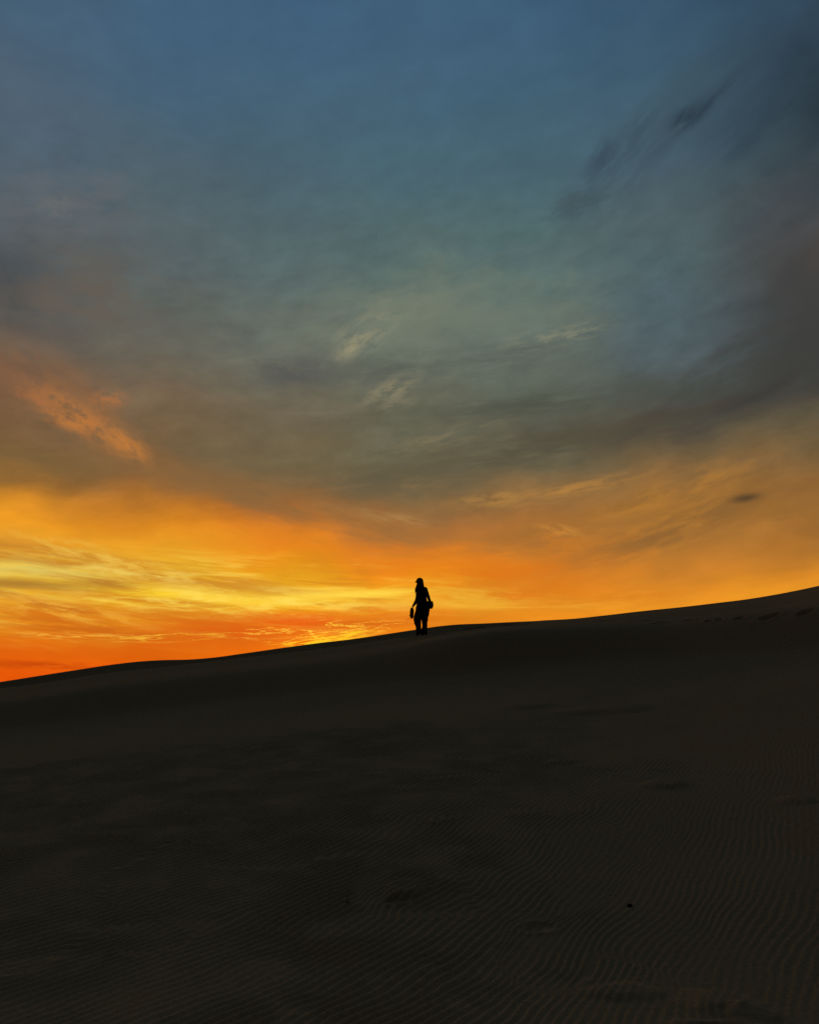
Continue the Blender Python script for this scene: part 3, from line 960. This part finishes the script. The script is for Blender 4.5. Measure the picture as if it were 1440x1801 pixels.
BN = dict(
    pelvis=(0.02, 0, 0.84, 0.13, 0.12), belly=(0.0, 0, 1.0, 0.098, 0.088), chest=(-0.014, 0, 1.2, 0.095, 0.082), neckb=(-0.035, 0.0, 1.355, 0.06),
    neck=(-0.05, 0, 1.42, 0.048), jaw=(-0.066, 0, 1.475, 0.066), skull=(-0.06, 0, 1.545, 0.082, 0.076), crown=(-0.06, 0, 1.59, 0.062),
    chin=(-0.118, -0.006, 1.452, 0.026), nose=(-0.160, -0.006, 1.50, 0.010), nosei=(-0.12, -0.006, 1.505, 0.03),
    shR=(0.105, 0.088, 1.325, 0.042), elR=(0.198, 0.075, 1.075, 0.038), wrR=(0.262, 0.025, 0.885, 0.026), paR=(0.272, 0.0, 0.835, 0.03, 0.02),
    shL=(-0.105, -0.08, 1.325, 0.042), elL=(-0.142, -0.072, 1.03, 0.038), wrL=(-0.238, -0.01, 0.855, 0.036), paL=(-0.262, 0.0, 0.812, 0.036, 0.026),
    hipR=(0.095, 0.03, 0.78, 0.09), knR=(0.08, 0.04, 0.46, 0.058), anR=(0.072, -0.01, gR + 0.085, 0.037), heR=(*ft(0.088, -0.03, 0.035), 0.036), baR=(*ft(0.03, 0.075, 0.03), 0.04, 0.026), toR=(*ft(0.0, 0.13, 0.022), 0.028, 0.018),
    hipL=(-0.075, -0.03, 0.78, 0.09), knL=(-0.145, 0.07, 0.46, 0.058), anL=(-0.10, 0.165, gL + 0.105, 0.037), heL=(*ft(-0.088, 0.145, 0.06), 0.036), baL=(*ft(-0.135, 0.245, 0.03), 0.04, 0.026), toL=(*ft(-0.165, 0.30, 0.022), 0.028, 0.018),
)
BE = [('pelvis', 'belly'), ('belly', 'chest'), ('chest', 'neckb'), ('neckb', 'neck'), ('neck', 'jaw'), ('jaw', 'skull'), ('skull', 'crown'), ('jaw', 'chin'), ('skull', 'nosei'), ('nosei', 'nose'),
      ('chest', 'shR'), ('shR', 'elR'), ('elR', 'wrR'), ('wrR', 'paR'), ('chest', 'shL'), ('shL', 'elL'), ('elL', 'wrL'), ('wrL', 'paL'),
      ('pelvis', 'hipR'), ('hipR', 'knR'), ('knR', 'anR'), ('anR', 'heR'), ('anR', 'baR'), ('baR', 'toR'),
      ('pelvis', 'hipL'), ('hipL', 'knL'), ('knL', 'anL'), ('anL', 'heL'), ('anL', 'baL'), ('baL', 'toL')]
# fingers: the right hand rests on the bag, the left hooks round the sandal straps
for side, palm, dirn, spread, curl, lens in (('R', BN['paR'], Vector((0.10, -0.25, -1)), Vector((0.5, 0.85, 0)), Vector((-0.35, -0.15, -0.35)), (0.036, 0.041, 0.038, 0.030)),
                                             ('L', BN['paL'], Vector((-0.25, 0.1, -1)), Vector((0.15, 0.95, 0.1)), Vector((-0.9, 0.0, 0.5)), (0.034, 0.038, 0.036, 0.028))):
    dirn.normalize(); spread.normalize()
    p0 = Vector(palm[:3])
    for k, L in enumerate(lens):
        b = p0 + spread * (k - 1.5) * 0.019 + dirn * 0.022
        m1 = b + dirn * L
        m2 = m1 + (dirn * 0.55 + curl * 0.7).normalized() * L * 0.75
        for nm, p, r in (('k', b, 0.0095), ('m', m1, 0.0085), ('t', m2, 0.0075)):
            BN[f'f{side}{k}{nm}'] = (*p, r)
        BE += [(f'pa{side}', f'f{side}{k}k'), (f'f{side}{k}k', f'f{side}{k}m'), (f'f{side}{k}m', f'f{side}{k}t')]
    tb = p0 - spread * 0.024 + dirn * 0.002
    tm = tb - spread * 0.016 + dirn * 0.028
    tt = tm + dirn * 0.026 + curl * 0.012
    for nm, p, r in (('k', tb, 0.012), ('m', tm, 0.010), ('t', tt, 0.0085)):
        BN[f't{side}{nm}'] = (*p, r)
    BE += [(f'pa{side}', f't{side}k'), (f't{side}k', f't{side}m'), (f't{side}m', f't{side}t')]
link('body', skin_mesh(BN, BE, 'pelvis'), skin_m, walker)

# clothes: lofted tubes that follow the limbs, with soft folds
def loft_into(bm, rings, level=True, seg=24, n=34, fold=0.004, ph=0.0):
    """rings: (x, y, z, rx, ry) down a limb; level rings lie flat, others stand across the limb"""
    K = np.array(rings, float)
    t = np.linspace(0, 1, len(K)); tt = np.linspace(0, 1, n)
    Q = np.stack([pchip(t, K[:, i], tt) for i in range(5)], 1)
    out = []
    for i in range(n):
        c = Vector(Q[i, :3])
        if level:
            u, v = Vector((1, 0, 0)), Vector((0, 1, 0))
        else:
            d = (Vector(Q[min(i + 1, n - 1), :3]) - Vector(Q[max(i - 1, 0), :3])).normalized()
            u = (Vector((1, 0, 0)) - d * d.x).normalized(); v = d.cross(u)
        ring = []
        for k in range(seg):
            th = 2 * math.pi * k / seg
            f = 1 + fold / 0.1 * (math.sin(c.z * 46 + 3 * th + ph) * 0.6 + math.sin(c.z * 83 - 2 * th + 2 * ph) * 0.4)
            ring.append(bm.verts.new(c + u * (Q[i, 3] * math.cos(th) * f) + v * (Q[i, 4] * math.sin(th) * f)))
        out.append(ring)
    for r0, r1 in zip(out, out[1:]):
        for k in range(seg):
            bm.faces.new((r0[k], r0[(k + 1) % seg], r1[(k + 1) % seg], r1[k]))
    bm.faces.new(out[0]); bm.faces.new(out[-1][::-1])


bm = bmesh.new()
loft_into(bm, [(-0.038, 0.0, 1.415, 0.058, 0.056), (-0.022, 0.0, 1.375, 0.105, 0.085), (-0.014, 0, 1.30, 0.148, 0.115), (-0.014, 0, 1.20, 0.152, 0.128), (-0.004, 0, 1.10, 0.142, 0.124),
               (0.004, 0, 0.98, 0.142, 0.126), (0.02, 0, 0.88, 0.176, 0.142), (0.028, 0, 0.80, 0.202, 0.156), (0.028, 0, 0.765, 0.208, 0.160)], n=44)
loft_into(bm, [(0.03, 0.04, 1.335, 0.066, 0.066), (0.10, 0.085, 1.335, 0.062, 0.060), (0.124, 0.09, 1.28, 0.056, 0.056), (0.160, 0.085, 1.18, 0.051, 0.051),
               (0.200, 0.07, 1.06, 0.046, 0.046), (0.247, 0.035, 0.92, 0.037, 0.037)], level=False, seg=16, ph=1.0)
loft_into(bm, [(-0.04, -0.03, 1.335, 0.066, 0.066), (-0.105, -0.08, 1.335, 0.062, 0.060), (-0.117, -0.085, 1.28, 0.057, 0.057), (-0.120, -0.085, 1.18, 0.054, 0.054),
               (-0.138, -0.075, 1.05, 0.050, 0.050), (-0.165, -0.055, 0.96, 0.046, 0.046), (-0.216, -0.02, 0.872, 0.037, 0.037)], level=False, seg=16, ph=2.0)
link('shirt', bm_mesh(bm), shirt_m, walker)

bm = bmesh.new()
loft_into(bm, [(0.004, 0, 0.97, 0.134, 0.118), (0.02, 0, 0.86, 0.170, 0.138), (0.028, 0, 0.76, 0.196, 0.150), (0.024, 0.005, 0.69, 0.190, 0.145), (0.010, 0.02, 0.62, 0.150, 0.110), (0.0, 0.03, 0.56, 0.06, 0.06)], n=24)
loft_into(bm, [(0.11, 0.01, 0.80, 0.100, 0.11), (0.104, 0.03, 0.63, 0.108, 0.115), (0.070, 0.04, 0.51, 0.108, 0.105), (0.076, 0.03, 0.39, 0.084, 0.088), (0.079, 0.012, 0.28, 0.074, 0.078),
               (0.064, -0.002, 0.15, 0.086, 0.085), (0.054, -0.004, gR + 0.03, 0.096, 0.095)], ph=0.5)
loft_into(bm, [(-0.06, 0.0, 0.80, 0.100, 0.11), (-0.096, 0.02, 0.63, 0.110, 0.115), (-0.132, 0.06, 0.47, 0.108, 0.108), (-0.120, 0.095, 0.35, 0.097, 0.095), (-0.100, 0.13, 0.25, 0.078, 0.082),
               (-0.088, 0.16, gL + 0.13, 0.080, 0.08), (-0.082, 0.168, gL + 0.05, 0.088, 0.088)], ph=1.7)
link('trousers', bm_mesh(bm), trouser_m, walker)

# long hair: a mass at the back and a lock blown forward, plus single strands
HN = dict(
    top=(-0.045, -0.01, 1.56, 0.092), nape=(-0.012, -0.02, 1.465, 0.088), back=(0.0, -0.045, 1.37, 0.088, 0.07), low=(-0.01, -0.085, 1.25, 0.07, 0.05), tip=(-0.015, -0.105, 1.13, 0.03, 0.02),
    s1=(-0.10, -0.045, 1.45, 0.055), s2=(-0.128, -0.06, 1.365, 0.056), s3=(-0.145, -0.075, 1.28, 0.045), s4=(-0.145, -0.085, 1.20, 0.02))
link('hair', skin_mesh(HN, [('top', 'nape'), ('nape', 'back'), ('back', 'low'), ('low', 'tip'), ('nape', 's1'), ('s1', 's2'), ('s2', 's3'), ('s3', 's4')], 'nape'), hair_m, walker)
bm = bmesh.new()
rs = random.Random(3)
for k in range(70):
    t = rs.random()
    if t < 0.45:
        a0 = Vector((-0.10 + rs.uniform(-.02, .02), -0.03, 1.48)); a1 = Vector((-0.165 + rs.uniform(-.03, .03), -0.06 + rs.uniform(-.04, .04), 1.36)); a2 = Vector((-0.165 + rs.uniform(-.045, .03), -0.08, 1.22 + rs.uniform(-.08, .09)))
    else:
        a0 = Vector((0.02 + rs.uniform(-.03, .02), -0.03, 1.53)); a1 = Vector((0.05 + rs.uniform(-.05, .035), -0.08 + rs.uniform(-.03, .03), 1.38)); a2 = Vector((0.03 + rs.uniform(-.08, .05), -0.115, 1.16 + rs.uniform(-.08, .12)))
    pts = [((1 - u) ** 2) * a0 + 2 * u * (1 - u) * a1 + u * u * a2 for u in (0, .2, .4, .6, .8, 1)]
    tube_into(bm, pts, [0.010, 0.010, 0.009, 0.008, 0.006, 0.002], 5)
st_o = link('hair_strands', bm_mesh(bm), hair_m, walker)
st_o['kind'] = 'stuff'

# cap: a sewn dome with an arched bill
bm = bmesh.new()
vs = ellipsoid_into(bm, (-0.060, -0.002, 1.553), (0.104, 0.098, 0.097), 3)
bmesh.ops.delete(bm, geom=[v for v in vs if v.co.z < 1.547], context='VERTS')
tube_into(bm, [(-0.06 + 0.1045 * math.cos(t), -0.002 + 0.0985 * math.sin(t), 1.550) for t in np.linspace(0, 2 * math.pi, 29)], 0.006, 6)
ellipsoid_into(bm, (-0.060, -0.002, 1.651), (0.009, 0.009, 0.005), 1)
cap_o = link('cap', bm_mesh(bm), cap_m, walker)
bm = bmesh.new()
NBu, NBv = 9, 6
top = []
for i in range(NBu):
    row = []
    u = -1 + 2 * i / (NBu - 1)
    th = u * 1.05
    for j in range(NBv):
        w = j / (NBv - 1)
        x = -0.060 - 0.098 * math.cos(th) - w * 0.044 * math.sqrt(max(0.0, 1 - (u * 0.9) ** 2))
        y = -0.002 + 0.093 * math.sin(th) * (1 - 0.12 * w)
        z = 1.560 - 0.026 * u * u * (0.4 + 0.6 * w) - 0.030 * w
        row.append((x, y, z))
    top.append(row)
vt = [[bm.verts.new(p) for p in row] for row in top]
vb = [[bm.verts.new((p[0], p[1], p[2] - 0.006)) for p in row] for row in top]
for i in range(NBu - 1):
    for j in range(NBv - 1):
        bm.faces.new((vt[i][j], vt[i + 1][j], vt[i + 1][j + 1], vt[i][j + 1]))
        bm.faces.new((vb[i][j], vb[i][j + 1], vb[i + 1][j + 1], vb[i + 1][j]))
for i in range(NBu - 1):
    for j in (0, NBv - 1):
        bm.faces.new((vt[i][j], vt[i + 1][j], vb[i + 1][j], vb[i][j]))
for j in range(NBv - 1):
    for i in (0, NBu - 1):
        bm.faces.new((vt[i][j], vt[i][j + 1], vb[i][j + 1], vb[i][j]))
link('bill', bm_mesh(bm), cap_m, cap_o)
for sy in (-0.038, 0.026):
    bm = bmesh.new(); ellipsoid_into(bm, (-0.1335, sy, 1.521), (0.009, 0.012, 0.008), 2); link('eye', bm_mesh(bm), eye_m, walker)
bm = bmesh.new(); ellipsoid_into(bm, (-0.1405, -0.006, 1.468), (0.008, 0.022, 0.008), 2); link('lips', bm_mesh(bm), lip_m, walker)

# shoulder bag on the far hip, its strap across the back
bag = empty('shoulder_bag', (bx + 0.235, by - 0.05, bz + 0.86), 'small rounded dark shoulder bag on a strap at the walking person\'s hip', 'bag')
bm = bmesh.new()
bmesh.ops.create_cube(bm, size=1.0)
bmesh.ops.subdivide_edges(bm, edges=bm.edges, cuts=5, use_grid_fill=True)
for v in bm.verts:
    x, y, z = v.co * 2
    q = (abs(x) ** 3 + abs(z) ** 3) ** (1 / 3.0)
    m_ = max(abs(x), abs(z), 1e-6)
    f = m_ / max(q, 1e-6)
    v.co = Vector((x * f * 0.092, y * 0.05 * (1 - 0.25 * q * q), z * f * 0.108 * (1.0 - 0.06 * x)))
bmesh.ops.bevel(bm, geom=[e for e in bm.edges if e.calc_face_angle(0) > 0.9], offset=0.012, segments=2, affect='EDGES')
pouch = link('pouch', bm_mesh(bm), bag_m, bag)
bm = bmesh.new()
cols = []
for i in range(13):
    u = -1 + i / 6.0
    col_ = []
    for z_ in (0.100, 0.06, 0.02, -0.02 - 0.03 * (1 - u * u)):
        col_.append(((u * 0.080), -0.0525 - 0.004 * (1 - u * u) + (0.004 if z_ > 0.09 else 0), z_))
    cols.append(col_)
f_ = [[bm.verts.new(p) for p in c] for c in cols]
b_ = [[bm.verts.new((p[0], p[1] + 0.004, p[2])) for p in c] for c in cols]
for i in range(12):
    for j in range(3):
        bm.faces.new((f_[i][j], f_[i + 1][j], f_[i + 1][j + 1], f_[i][j + 1]))
        bm.faces.new((b_[i][j], b_[i][j + 1], b_[i + 1][j + 1], b_[i + 1][j]))
    bm.faces.new((f_[i][3], f_[i + 1][3], b_[i + 1][3], b_[i][3])); bm.faces.new((f_[i][0], b_[i][0], b_[i + 1][0], f_[i + 1][0]))
link('flap', bm_mesh(bm), bag_m, bag)
bm = bmesh.new(); ellipsoid_into(bm, (0, -0.060, -0.03), (0.011, 0.005, 0.011), 2); link('clasp', bm_mesh(bm), sole_m, bag)


def strap_mesh(pts, w=0.016, t=0.003):
    bm = bmesh.new()
    pts = [Vector(p) for p in pts]
    rings = []
    for i, p in enumerate(pts):
        d = (pts[min(i + 1, len(pts) - 1)] - pts[max(i - 1, 0)]).normalized()
        out = Vector((p.x + 0.02, p.y, 0)); out = (out - d * out.dot(d)).normalized()
        s_ = d.cross(out)
        rings.append([bm.verts.new(p + s_ * w * a + out * t * b) for a, b in ((1, 1), (-1, 1), (-1, -1), (1, -1))])
    for a, b in zip(rings, rings[1:]):
        for k in range(4):
            bm.faces.new((a[k], a[(k + 1) % 4], b[(k + 1) % 4], b[k]))
    bm.faces.new(rings[0]); bm.faces.new(rings[-1][::-1])
    return bm_mesh(bm)


sp_ = [(0.20, -0.07, 0.945), (0.14, -0.13, 0.955), (0.085, -0.17, 1.03), (0.04, -0.175, 1.14), (-0.03, -0.160, 1.25), (-0.085, -0.145, 1.33), (-0.105, -0.10, 1.388), (-0.10, -0.03, 1.408), (-0.085, 0.06, 1.38),
       (-0.04, 0.14, 1.28), (0.02, 0.155, 1.17), (0.07, 0.15, 1.05), (0.13, 0.12, 0.965), (0.18, 0.07, 0.95), (0.23, 0.0, 0.955)]
so = link('strap', strap_mesh(sp_), bag_m, bag, False)
so.location = (-0.235, 0.05, -0.86)


# a pair of sandals hanging by the straps from the other hand
def sandal(loc, tilt, yaw, lab):
    root = empty('sandal', loc, lab, 'sandal', 'sandals carried by the walker')
    root.rotation_euler = (0, tilt, yaw)
    bm = bmesh.new()
    n = 28
    out = []
    for k in range(n):
        t = 2 * math.pi * k / n
        z = 0.150 * math.cos(t)
        wid = 0.051 + 0.005 * math.cos(t) - 0.007 * math.exp(-((math.cos(t) + 0.15) / 0.35) ** 2)
        x = wid * math.copysign(abs(math.sin(t)) ** 0.5, math.sin(t)) + 0.006 * math.cos(t)
        out.append((x, -z))
    for y0, y1 in ((-0.009, 0.009),):
        a = [bm.verts.new((x, y0, z)) for x, z in out]
        b = [bm.verts.new((x * 0.97, y1, z * 0.985)) for x, z in out]
        bm.faces.new(a); bm.faces.new(b[::-1])
        for k in range(n):
            bm.faces.new((a[k], a[(k + 1) % n], b[(k + 1) % n], b[k]))
    link('sole', bm_mesh(bm), sole_m, root, False)
    for z0, z1, h in ((-0.085, -0.06, 0.045), (0.035, 0.02, 0.05)):
        pts = [(0.054 * math.cos(t), 0.008 + h * math.sin(t), z0 + (z1 - z0) * math.sin(t)) for t in np.linspace(0, math.pi, 11)]
        bm = bmesh.new(); tube_into(bm, pts, 0.008, 6)
        link('strap', bm_mesh(bm), bag_m, root)
    return root


def wpos(x, y, z):
    return (bx + x, by + y, bz + z)


sandal(wpos(-0.294, -0.030, 0.640), math.radians(4), math.radians(8), 'dark sandal in the walker\'s hand, the one turned towards the camera')
s2 = sandal(wpos(-0.278, 0.052, 0.632), math.radians(-3), math.radians(172), 'dark sandal in the walker\'s hand, mostly hidden behind its mate')

# ------------------------------------------------------------------ pebbles and bits lying on the sand
def pebble_mesh(seed, r):
    bm = bmesh.new()
    rs_ = random.Random(seed)
    vs_ = ellipsoid_into(bm, (0, 0, r * 0.35), (r * rs_.uniform(0.9, 1.25), r * rs_.uniform(0.7, 1.0), r * rs_.uniform(0.55, 0.8)), 2, rs_.uniform(0, 3))
    for v in vs_:
        v.co *= 1 + rs_.uniform(-0.09, 0.09)
    return bm_mesh(bm)


PEB = [
    (1107, 1594, 0.018, 'dark pebble lying alone on smooth sand in the lower right'),
    (553, 1523, 0.006, 'small dark pebble on rippled sand below the middle of the slope'),
    (611, 1590, 0.007, 'small dark pebble left of the pale scuffed patch'),
    (67, 1563, 0.006, 'small dark pebble on the rippled sand near the left edge'),
]
for i, (px, py, r_p, lab) in enumerate(PEB):
    x, y, z = hit(px, py)
    z += float(ripples(np.array([x]), np.array([y]))[0])
    o = link('pebble', pebble_mesh(i, r_p), stone_m)
    o.location = (x, y, z - 0.12 * r_p)
    o['label'] = lab; o['category'] = 'pebble'; o['group'] = 'pebbles scattered on the sand'
